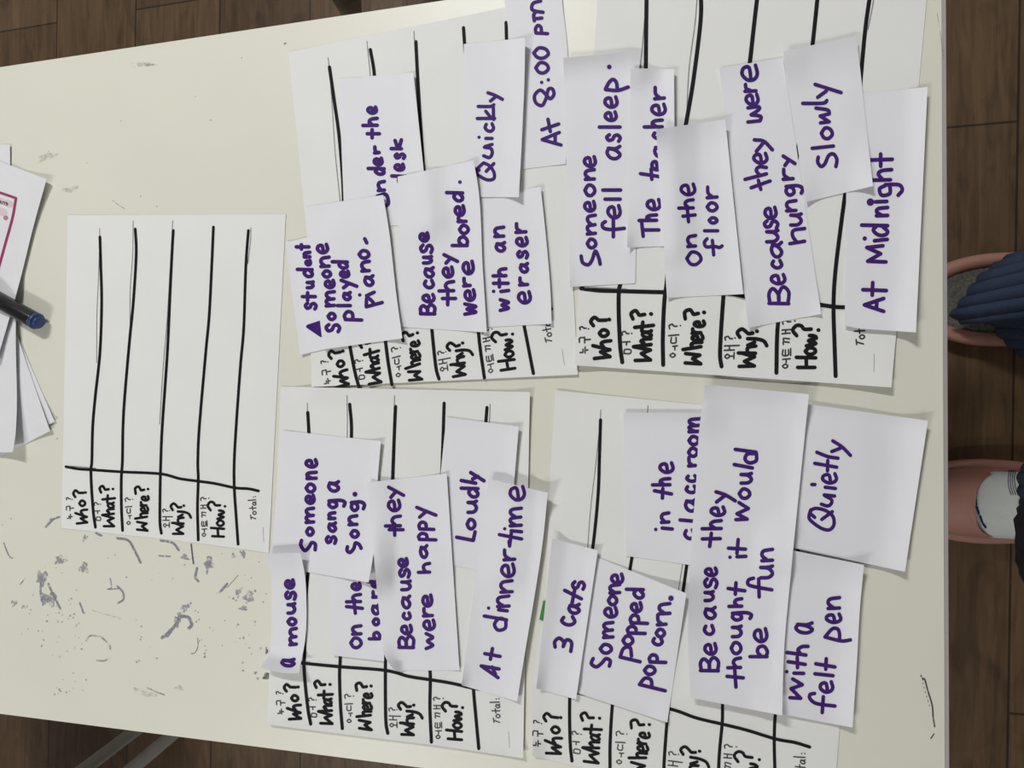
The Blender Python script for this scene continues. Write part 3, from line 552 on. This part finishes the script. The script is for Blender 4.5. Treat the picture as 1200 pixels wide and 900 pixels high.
st = [([C4(*p) for p in [(168, 80), (168, 130), (175, 160)]], 1.2), ([C4(*p) for p in [(200, 85), (215, 120), (250, 190)]], 1.4), ([C4(*p) for p in [(670, 308), (700, 285), (730, 250), (745, 222), (780, 225), (793, 255), (780, 270)]], 2.0),
      ([C4(*p) for p in [(690, 300), (705, 280)]], 2.5), ([C4(*p) for p in [(455, 62), (462, 100), (445, 108), (490, 105)]], 0.8), ([C4(*p) for p in [(485, 95), (508, 120), (510, 150), (488, 165)]], 1.2),
      ([C4(*p) for p in [(330, 165), (345, 205)]], 1.1), ([C4(*p) for p in [(815, 20), (808, 60), (820, 75)]], 1.6), ([C4(*p) for p in [(940, 85), (910, 120)]], 1.5), ([C4(*p) for p in [(940, 100), (985, 50)]], 0.5),
      ([C3(*p) for p in [(470, 590), (520, 600), (545, 640), (570, 690)]], 1.5), ([C3(*p) for p in [(390, 570), (410, 580)]], 1.5), ([C3(*p) for p in [(650, 600), (700, 610), (725, 640)]], 1.4), ([C3(*p) for p in [(645, 662), (690, 665)]], 0.9),
      ([C3(*p) for p in [(15, 610), (35, 660), (50, 672)]], 0.8), ([C3(*p) for p in [(80, 780), (100, 755)]], 0.8), ([C3(*p) for p in [(185, 545), (215, 515), (240, 505)]], 1.3)]
stain(pb, st, M_st)
sp = []
for (x0, y0, x1, y1, n, r) in [(80, 90, 360, 390, 40, 1.0), (800, 60, 1110, 420, 46, 1.1), (220, 450, 360, 550, 16, 1.0), (230, 200, 330, 290, 10, 1.0), (560, 120, 700, 420, 8, 1.0), (980, 440, 1110, 480, 5, 1.6)]:
    for _ in range(n): sp.append(blob(*C4(random.uniform(x0, x1), random.uniform(y0, y1)), r * random.uniform(0.45, 1.35)))
for _ in range(26): sp.append(blob(*C3(random.uniform(150, 1080), random.uniform(640, 760)), random.uniform(0.4, 1.2)))
for (x, y) in [(57, 177), (142, 142), (165, 230), (184, 242), (229, 113), (247, 141), (102, 191), (13, 608), (283, 68), (3, 615), (67, 489), (67, 514)]: sp.append(blob(x, y, 0.8))
stain(sp, [([(132, 235), (140, 241), (147, 245)], 0.35)], M_st, 0.00012)
pf = [blob(167, 76, 14, 2.5, -0.02), blob(175, 75.5, 7, 2), blob(55, 184, 12, 4, -0.35), blob(82, 222, 10, 3, -0.2), blob(170, 812, 14, 3, 0.3), blob(210, 806, 5, 3)]
stain(pf, [([C4(*p) for p in [(360, 315), (375, 300), (415, 305), (450, 335), (458, 360)]], 1.2), ([C4(*p) for p in [(400, 402), (430, 404), (455, 392)]], 1.2), ([C4(*p) for p in [(608, 515), (640, 530), (680, 545)]], 1.0), ([C4(*p) for p in [(380, 195), (440, 212), (498, 230)]], 0.5),
      ([(1098, 15), (1102, 40), (1106, 70)], 0.6)], M_faint, 0.0001)
dk = [blob(1082, 795.5, 2.2, 1.6, 0.3), blob(1079.4, 792, 1.1), blob(334, 51, 2, 0.9, -0.5), blob(*C4(1105, 468), 5, 4), blob(*C4(1103, 362), 1.5, 4)]
stain(dk, [([(224, 637.5), (225.4, 650), (226.8, 660.8)], 0.9), ([(1084, 797), (1087.5, 810), (1092.5, 827), (1093.5, 840), (1095.3, 851.5)], 1.0), ([(1094.7, 860), (1090.7, 865.5)], 0.8),
      ([C4(*p) for p in [(818, 310), (818, 345), (805, 372), (790, 374)]], 0.4)] + [([(1081 + k * 1.6, 800 + k * 5.2), (1081.4 + k * 1.6, 801.5 + k * 5.2)], 0.45) for k in range(6)], M_dark, 0.00014)

# ------------------------------------------------------------------ floor things: stool frame, dark tapered shape with a guessed seat
M_tube = mat('grey_tube', (0.40, 0.39, 0.36, 1), 0.45, 0.05, 30)
a0, a1 = P(170, 845, 0.01), P(208, 858, 0.01)
ch = empty('stool', (float(a0[0]), float(a0[1]), 0)); tag(ch, 'grey tubular metal stool whose two legs show below the lower table edge', 'stool')
CO = np.array(ch.location); up = []
tops = []
for (p, z0), (q, z1) in ((((172, 846), 0.03), ((-14, 986), 0.30)), (((215, 850), 0.03), ((30, 1006), 0.30))):
    A = P(*p, z0) - CO; B = P(*q, z1) - CO; A2 = A.copy(); d = (B - A); A2 = A - d * (0.03 / d[2]) + d * (0.002 / d[2])
    m1 = MB(); m1.tube([A2, A, B, B + d * 0.25], 0.0115, 16); m1.build('leg', M_tube, ch, True); tops.append(B + d * 0.25)
out = tops[0] - (P(172, 846, 0.03) - CO); out[2] = 0; out = out / np.linalg.norm(out); side = np.array([-out[1], out[0], 0])
cen = (tops[0] + tops[1]) / 2
for k in (0, 1):
    A = tops[k] + out * 0.22; B = A + out * 0.06; B[2] = 0.0; m1 = MB(); m1.tube([A, B + [0, 0, 0.002]], 0.0115, 16); m1.build('leg', M_tube, ch, True)
m1 = MB(); c = cen + out * 0.11; zt = tops[0][2]
ring = lambda r, z: [(c[0] + r * math.cos(t), c[1] + r * math.sin(t), z) for t in [2 * math.pi * k / 32 for k in range(32)]]
m1.loft([ring(0.13, zt), ring(0.15, zt + 0.006), ring(0.15, zt + 0.022), ring(0.14, zt + 0.03)]); m1.build('seat', M_leg, ch, True)

M_dk = mat('dark_grey_green', (0.30, 0.30, 0.23, 1), 0.7, 0.06)  # unidentified dark shape, filled out by guess with legs, seat and backrest
c0 = P(414, 26, 0.02); chd = empty('guessed_chair', (float(c0[0]), float(c0[1]), 0)); tag(chd, 'dark grey-green tapered shape beyond the upper table edge, filled out as a guessed seat on legs', 'guessed_chair')
CO = np.array(chd.location)
p_ = [P(x, y, z) - CO for x, y, z in ((414, 30, 0.012), (410, 8, 0.05), (403, -14, 0.13), (396, -40, 0.22), (390, -75, 0.33))]
m1 = MB(); m1.tube(p_, [0.012, 0.02, 0.026, 0.03, 0.03], 18); m1.build('leg', M_dk, chd, True)
t_ = p_[-1]
for dx, dy in ((0.3, 0.0), (0.3, 0.3), (0.0, 0.3)):
    m1 = MB(); m1.tube([(p_[0][0] + dx, p_[0][1] + dy, 0.0), (t_[0] + dx * 0.85, t_[1] + dy * 0.85, t_[2])], [0.012, 0.024], 14); m1.build('leg', M_dk, chd, True)
m1 = MB(); x0, y0, z0 = t_[0] - 0.03, t_[1] - 0.03, t_[2] + 0.0
def rect(k, z): return [(x0 + k, y0 + k, z), (x0 + 0.32 - k, y0 + k, z), (x0 + 0.32 - k, y0 + 0.32 - k, z), (x0 + k, y0 + 0.32 - k, z)]
m1.loft([rect(0.02, z0), rect(0, z0 + 0.008), rect(0, z0 + 0.022), rect(0.015, z0 + 0.03)]); m1.build('seat', M_dk, chd)
m1 = MB(); m1.loft([[(x0 + a, y0 + 0.30 + b, z0 + 0.03) for a, b in ((0.02, 0), (0.30, 0), (0.30, 0.02), (0.02, 0.02))], [(x0 + a, y0 + 0.35 + b, z0 + 0.34) for a, b in ((0.03, 0), (0.29, 0), (0.29, 0.015), (0.03, 0.015))]]); m1.build('backrest', M_dk, chd)

#PERSON
# ------------------------------------------------------------------ person standing at the table's right end (only the feet are in the picture)
M_pinkfoam = mat('dusty_pink_foam', (0.40, 0.20, 0.155, 1), 0.55, 0.05, 30, 0.05, 300)
M_felt = mat('grey_felt', (0.12, 0.115, 0.10, 1), 0.9, 0.35, 260, 0.6, 500)
M_cord = mat('ribbed_blue_cloth', (0.034, 0.056, 0.108, 1), 0.85, 0.08, 300, 0.3, 600)
M_fleece = mat('black_fleece', (0.006, 0.006, 0.010, 1), 0.95, 0.3, 80, 0.8, 300)
M_sock = mat('white_sock', (0.60, 0.63, 0.60, 1), 0.85, 0.03, 60, 0.3, 600); M_navy = mat('navy_knit', (0.012, 0.014, 0.06, 1), 0.8, 0.1)
M_skin = mat('skin', (0.55, 0.33, 0.24, 1), 0.5, 0.04); M_hair = mat('dark_hair', (0.012, 0.009, 0.008, 1), 0.5, 0.3, 120)
fa, fb = P(1205, 350, 0.03), P(1185, 588, 0.03)
pc = (fa + fb) / 2
person = empty('person', (float(pc[0]), float(pc[1]), 0)); PO = np.array(person.location)
tag(person, 'person standing at the right table end in pink slippers, ribbed blue trousers and black fleece', 'person')
ca = (float(fa[0] - PO[0]), float(fa[1] - PO[1])); cb = (float(fb[0] - PO[0]), float(fb[1] - PO[1]))
# body: one continuous surface
bv, be, brd = [], [], []
def jt(p, r, par=None):
    bv.append(p); brd.append(r); k = len(bv) - 1
    if par is not None: be.append((par, k))
    return k
pel = jt((0.12, 0, 0.84), 0.12)
sp1 = jt((0.12, 0, 1.0), 0.11, pel); sp2 = jt((0.10, 0, 1.2), 0.125, sp1); nk = jt((0.08, 0, 1.36), 0.05, sp2); h1 = jt((0.06, 0, 1.45), 0.07, nk); h2 = jt((0.05, 0, 1.55), 0.085, h1)
for (cx, cy), sg in ((ca, 1), (cb, -1)):
    hip = jt((0.12, sg * 0.085, 0.78), 0.085, pel); kn = jt((0.04, cy * 0.9, 0.45), 0.055, hip); an = jt((cx + 0.085, cy, 0.09), 0.030, kn)
    ba = jt((cx - 0.01, cy, 0.052), 0.014, an); jt((cx - 0.07, cy, 0.046), 0.008, ba)
    sh = jt((0.10, sg * 0.17, 1.27), 0.055, sp2); el = jt((0.17, sg * 0.25, 1.02), 0.042, sh); wr = jt((0.12, sg * 0.25, 0.80), 0.028, el); pm = jt((0.105, sg * 0.25, 0.73), 0.030, wr)
    for q, ln in zip((-0.027, -0.009, 0.009, 0.027), (0.060, 0.075, 0.070, 0.052)):
        f1 = jt((0.100 + q, sg * 0.25, 0.70), 0.009, pm); f2 = jt((0.097 + q, sg * 0.243, 0.70 - ln * 0.5), 0.0085, f1); jt((0.095 + q, sg * 0.232, 0.70 - ln), 0.0075, f2)
    t1 = jt((0.068, sg * 0.24, 0.755), 0.011, wr); jt((0.055, sg * 0.232, 0.72), 0.009, t1)
me = bpy.data.meshes.new('body'); me.from_pydata(bv, be, []); me.materials.append(M_skin); body = link('body', me, person)
sk = body.modifiers.new('skin', 'SKIN'); sk.use_smooth_shade = True
for i, r in enumerate(brd): me.skin_vertices[0].data[i].radius = (r, r)
me.skin_vertices[0].data[0].use_root = True
body.modifiers.new('sub', 'SUBSURF').levels = 1
# face and hair
m1 = MB(); HX, HZ = 0.05, 1.52
def ell(c, r, n=14, k=18, z0=-1.0):
    rings = []
    for i in range(n + 1):
        u = math.pi * (-0.5 + i / n); zz = max(math.sin(u), z0); rr = math.sqrt(max(0.0004, 1 - zz * zz))
        rings.append([(c[0] + r[0] * rr * math.cos(t), c[1] + r[1] * rr * math.sin(t), c[2] + r[2] * zz) for t in [2 * math.pi * j / k for j in range(k)]])
    return rings
m1.loft(ell((0.075, 0, 1.545), (0.105, 0.10, 0.115), z0=-0.35)); m1.loft(ell((0.135, 0, 1.43), (0.05, 0.085, 0.13))); m1.build('hair', M_hair, person, True)
for sg in (1, -1):
    m1 = MB(); m1.loft(ell((-0.032, sg * 0.032, 1.50), (0.008, 0.013, 0.008), 8, 10)); m1.build('eye', M_black, person, True)
m1 = MB(); m1.loft(ell((-0.045, 0, 1.475), (0.016, 0.011, 0.022), 8, 10)); m1.build('nose', M_skin, person, True)
m1 = MB(); m1.loft(ell((-0.026, 0, 1.44), (0.008, 0.022, 0.006), 8, 10)); m1.build('mouth', mat('lips', (0.4, 0.12, 0.1, 1)), person, True)
# slippers: outline of a sole, toe towards -x
def sole(u): return 0.054 * (math.sin(math.pi * min(1, max(0, u)) ** 0.82) ** 0.42) * (1.06 - 0.22 * u)      # half width along the length, 0 toe .. 1 heel
def outline(cx, cy, z, k=1.0, L=0.265, n=30, dx=-0.135, wk=1.0):
    a = []
    for i in range(n + 1): u = i / n; a.append((u, sole(u)))
    pts = [(cx + dx + L * (0.5 + (u - 0.5) * k), cy + wv * k * wk, z) for u, wv in a] + [(cx + dx + L * (0.5 + (u - 0.5) * k), cy - wv * k * wk, z) for u, wv in a[-2:0:-1]]
    return pts
def slipper(cx, cy, vamp, wk):
    m1 = MB(); m1.loft([outline(cx, cy, 0.0, 0.95, wk=wk), outline(cx, cy, 0.006, 1, wk=wk), outline(cx, cy, 0.028, 1, wk=wk), outline(cx, cy, 0.031, 0.97, wk=wk)])
    so = m1.build('slipper', M_pinkfoam, person, True); so['label'] = 'dusty pink slipper'
    m1 = MB(); m1.loft([outline(cx, cy, 0.031, 0.88, wk=wk), outline(cx, cy, 0.0335, 0.86, wk=wk)])
    m1.build('insole', M_felt, so)
    o = outline(cx, cy, 0.033, 0.94, wk=wk); rm = MB(); n = len(o)
    rings = []
    for i in range(n):
        d = Vector(o[(i + 1) % n]) - Vector(o[i - 1]); d.normalize(); s_ = Vector((d.y, -d.x, 0))
        rings.append([tuple(Vector(o[i]) + s_ * 0.0095 * math.cos(t) + Vector((0, 0, 0.010 * math.sin(t)))) for t in [2 * math.pi * k / 10 for k in range(10)]])
    rings.append(rings[0]); rm.loft(rings, False); rm.build('rim', M_pinkfoam, so, True)
    if vamp:
        vm = MB(); rings = []; N = 22; J = 28
        for i in range(N + 1):
            u = 0.015 + 0.62 * i / N; row = []
            for j in range(J + 1):
                t = math.pi * j / J; s = math.sin(t)
                uu = u - 0.40 * (i / N) ** 2.2 * s ** 0.7          # the opening dips towards the toe in the middle
                hw = sole(uu) * wk * 0.92; hh = 0.032 + 0.052 * (math.sin(math.pi * min(1, 0.12 + uu * 0.95)) ** 0.8)
                row.append((cx - 0.135 + 0.265 * uu, cy + hw * math.copysign(abs(math.cos(t)) ** 0.8, math.cos(t)), 0.022 + (hh - 0.022 + 0.012) * s ** 0.75))
            rings.append(row)
        v = [p for r in rings for p in r]; f = []
        for i in range(N):
            for j in range(J): a = i * (J + 1) + j; f.append((a, a + 1, a + J + 2, a + J + 1))
        k = len(v); v2 = [(x + 0.001, cy + (y - cy) * 0.95, z - 0.0035) for x, y, z in v]; f2 = [tuple(q + k for q in reversed(p)) for p in f]
        fr = [(N * (J + 1) + j, N * (J + 1) + j + 1, k + N * (J + 1) + j + 1, k + N * (J + 1) + j) for j in range(J)]
        vm.add(v + v2, f + f2 + fr); vm.build('vamp', M_pinkfoam, so, True)
    return so
sa = slipper(*ca, False, 1.12); sb = slipper(*cb, True, 1.0)
# sock in the lower slipper
SX, SY = cb
m1 = MB(); rows = []
for u, hw, hh in ((-0.11, 0.012, 0.020), (-0.10, 0.030, 0.034), (-0.07, 0.041, 0.044), (-0.03, 0.045, 0.050), (0.01, 0.045, 0.058), (0.05, 0.044, 0.070), (0.085, 0.040, 0.078), (0.115, 0.032, 0.072), (0.128, 0.014, 0.06)):
    rows.append([(SX + u, SY + hw * math.cos(t), 0.036 + hh * (0.5 + 0.5 * math.sin(t)) * 1.0) for t in [2 * math.pi * k / 24 for k in range(24)]])
m1.loft(rows); m1.tube([(SX + 0.08, SY, 0.07), (SX + 0.085, SY, 0.14), (SX + 0.07, SY * 0.98, 0.24)], [0.042, 0.043, 0.047], 24); so = m1.build('sock', M_sock, person, True); so['label'] = 'white sock with navy dashes'
SOCKX = SX
# trouser legs: ribbed tubes ending in a wide hem
def leg_cloth(hem, c1, rads, n=288, ribs=24, amp=0.075):
    hem = [P(x, y, z) - PO for x, y, z in hem]; q = spline(np.array([*hem, hem[0]]), 0.004)
    d = np.r_[0, np.cumsum(np.linalg.norm(np.diff(q, axis=0), axis=1))]; t = np.linspace(0, d[-1], n, endpoint=False)
    H = np.stack([np.interp(t, d, q[:, k]) for k in range(3)], -1); hc = H.mean(0)
    a0 = math.atan2(H[0][1] - hc[1], H[0][0] - hc[0])
    cross = sum((H[i][0] - hc[0]) * (H[(i + 1) % n][1] - hc[1]) - (H[i][1] - hc[1]) * (H[(i + 1) % n][0] - hc[0]) for i in range(n)); sg = 1 if cross > 0 else -1
    rip = np.array([1 + amp * (abs(math.cos(ribs * math.pi * k / n)) - 0.6) for k in range(n)])[:, None]
    rings = [hc + (H - hc) * rip]
    for (cx, cy, cz), r in zip(c1, rads):
        C = np.stack([cx + r * np.cos(a0 + sg * 2 * math.pi * np.arange(n) / n), cy + r * np.sin(a0 + sg * 2 * math.pi * np.arange(n) / n), np.full(n, cz)], -1)
        rings.append(np.array([cx, cy, cz]) + (C - [cx, cy, cz]) * rip)
    out = [rings[0]]
    for A, B in zip(rings, rings[1:]):
        for k in range(1, 7): s = k / 6; out.append(A * (1 - s) + B * s)
    return [[tuple(p) for p in r] for r in out]
hemA = [(1116, 368, .075), (1133, 345, .095), (1150, 324, .105), (1187, 300, .10), (1235, 295, .07), (1262, 345, .05), (1240, 400, .045), (1203, 416, .045), (1174, 395, .05), (1164, 378, .058), (1145, 376, .066), (1126, 377, .072)]
hemB = [(x + 9, y, z) for x, y, z in [(1186, 560, .12), (1189, 550, .12), (1215, 535, .12), (1265, 545, .10), (1290, 595, .08), (1265, 640, .08), (1215, 632, .11), (1196, 610, .12), (1188, 585, .12)]]
m1 = MB(); m1.loft(leg_cloth(hemA, [(ca[0] + 0.085, ca[1], 0.24), (0.05, ca[1] * 0.9, 0.46), (0.12, 0.088, 0.78), (0.12, 0.07, 0.86)], [0.074, 0.080, 0.100, 0.105]), False); 
m1.loft(leg_cloth(hemB, [(cb[0] + 0.085, cb[1], 0.26), (0.05, cb[1] * 0.9, 0.46), (0.12, -0.088, 0.78), (0.12, -0.07, 0.86)], [0.068, 0.078, 0.100, 0.105]), False)
tr_ = m1.build('trousers', M_cord, person, True); tr_['label'] = 'ribbed blue trousers with wide hems'
md = tr_.modifiers.new('cloth', 'SOLIDIFY'); md.thickness = 0.003
# black fleece coat with a low corner
n = 72; rings = []; low = P(1198, 624, 0.40) - PO
def ov(cx, cy, z, rx, ry, j=0.0): return [(cx + (rx + random.uniform(-j, j)) * math.cos(t), cy + (ry + random.uniform(-j, j)) * math.sin(t), z + random.uniform(-j, j)) for t in [2 * math.pi * k / n for k in range(n)]]
m1 = MB()
m1.loft([ov(0.12, 0, 0.72, 0.165, 0.20, .003), ov(0.12, 0, 0.85, 0.15, 0.19, .002), ov(0.12, 0, 1.02, 0.14, 0.175, .002), ov(0.10, 0, 1.2, 0.145, 0.19, .002), ov(0.095, 0, 1.29, 0.11, 0.16, .002), ov(0.085, 0, 1.345, 0.07, 0.08, .001)])
for sg in (1, -1): m1.tube([(0.095, sg * 0.04, 1.30), (0.095, sg * 0.11, 1.295), (0.10, sg * 0.165, 1.265), (0.115, sg * 0.20, 1.20), (0.14, sg * 0.225, 1.12), (0.17, sg * 0.25, 1.02), (0.12, sg * 0.25, 0.82)], [0.055, 0.068, 0.080, 0.078, 0.070, 0.06, 0.05], 20)
# hanging fuzzy corner (end of the coat) beside the lower leg
rg = []
for i in range(17):
    s = i / 16; zc = 0.40 + 0.40 * s ** 1.0; rx = 0.016 + 0.042 * min(1, (s * 6) ** 0.6) ; ry = 0.040 + 0.034 * min(1, (s * 6) ** 0.6)
    c = np.array([low[0] + 0.02 + 0.05 * s, low[1] + 0.01 * s, zc]); rg.append([(c[0] + (rx + random.uniform(-.0022, .0022)) * math.cos(t), c[1] + (ry + random.uniform(-.0022, .0022)) * math.sin(t), c[2] + random.uniform(-.002, .002)) for t in [2 * math.pi * k / n for k in range(n)]])
m1.loft(rg); m1.build('coat', M_fleece, person, True)
# navy pattern on the sock: dashes along the slipper opening and thin curved lines at the ankle
def sock_z(x, y):
    us = [r[0] for r in ((-0.11, 0), (-0.10, 0), (-0.07, 0), (-0.03, 0), (0.01, 0), (0.05, 0), (0.085, 0), (0.115, 0), (0.128, 0))]
    W_ = [0.012, 0.030, 0.041, 0.045, 0.045, 0.044, 0.040, 0.032, 0.014]; H_ = [0.020, 0.034, 0.044, 0.050, 0.058, 0.070, 0.078, 0.072, 0.06]
    hw = np.interp(x - SX, us, W_); hh = np.interp(x - SX, us, H_); q = np.clip((y - SY) / hw, -0.98, 0.98)
    return 0.036 + hh * (0.5 + 0.5 * np.sqrt(1 - q * q))
def sock_line(pts, hw):
    v, f = ribbon([pts], hw); z = np.full(len(v), 0.08)
    for _ in range(6): w3 = P(v[:, 0], v[:, 1], z) - PO; z = sock_z(w3[:, 0], w3[:, 1]) + 0.0012
    mesh('sock_stripe', P(v[:, 0], v[:, 1], z) - PO, f, M_navy, so)
for a in ([(1142, 577), (1143, 582)], [(1143.4, 585), (1144, 591)], [(1144.5, 594), (1147, 602)], [(1148.5, 605), (1151, 612)], [(1152, 614), (1155, 618)], [(1158, 556), (1148, 562), (1144, 569)]): sock_line(a, 1.3)
for k in range(4): sock_line([(1183 + k * 2.4, 551), (1181.5 + k * 2.4, 560), (1182 + k * 2.6, 570), (1185 + k * 2.6, 580)], 0.45)
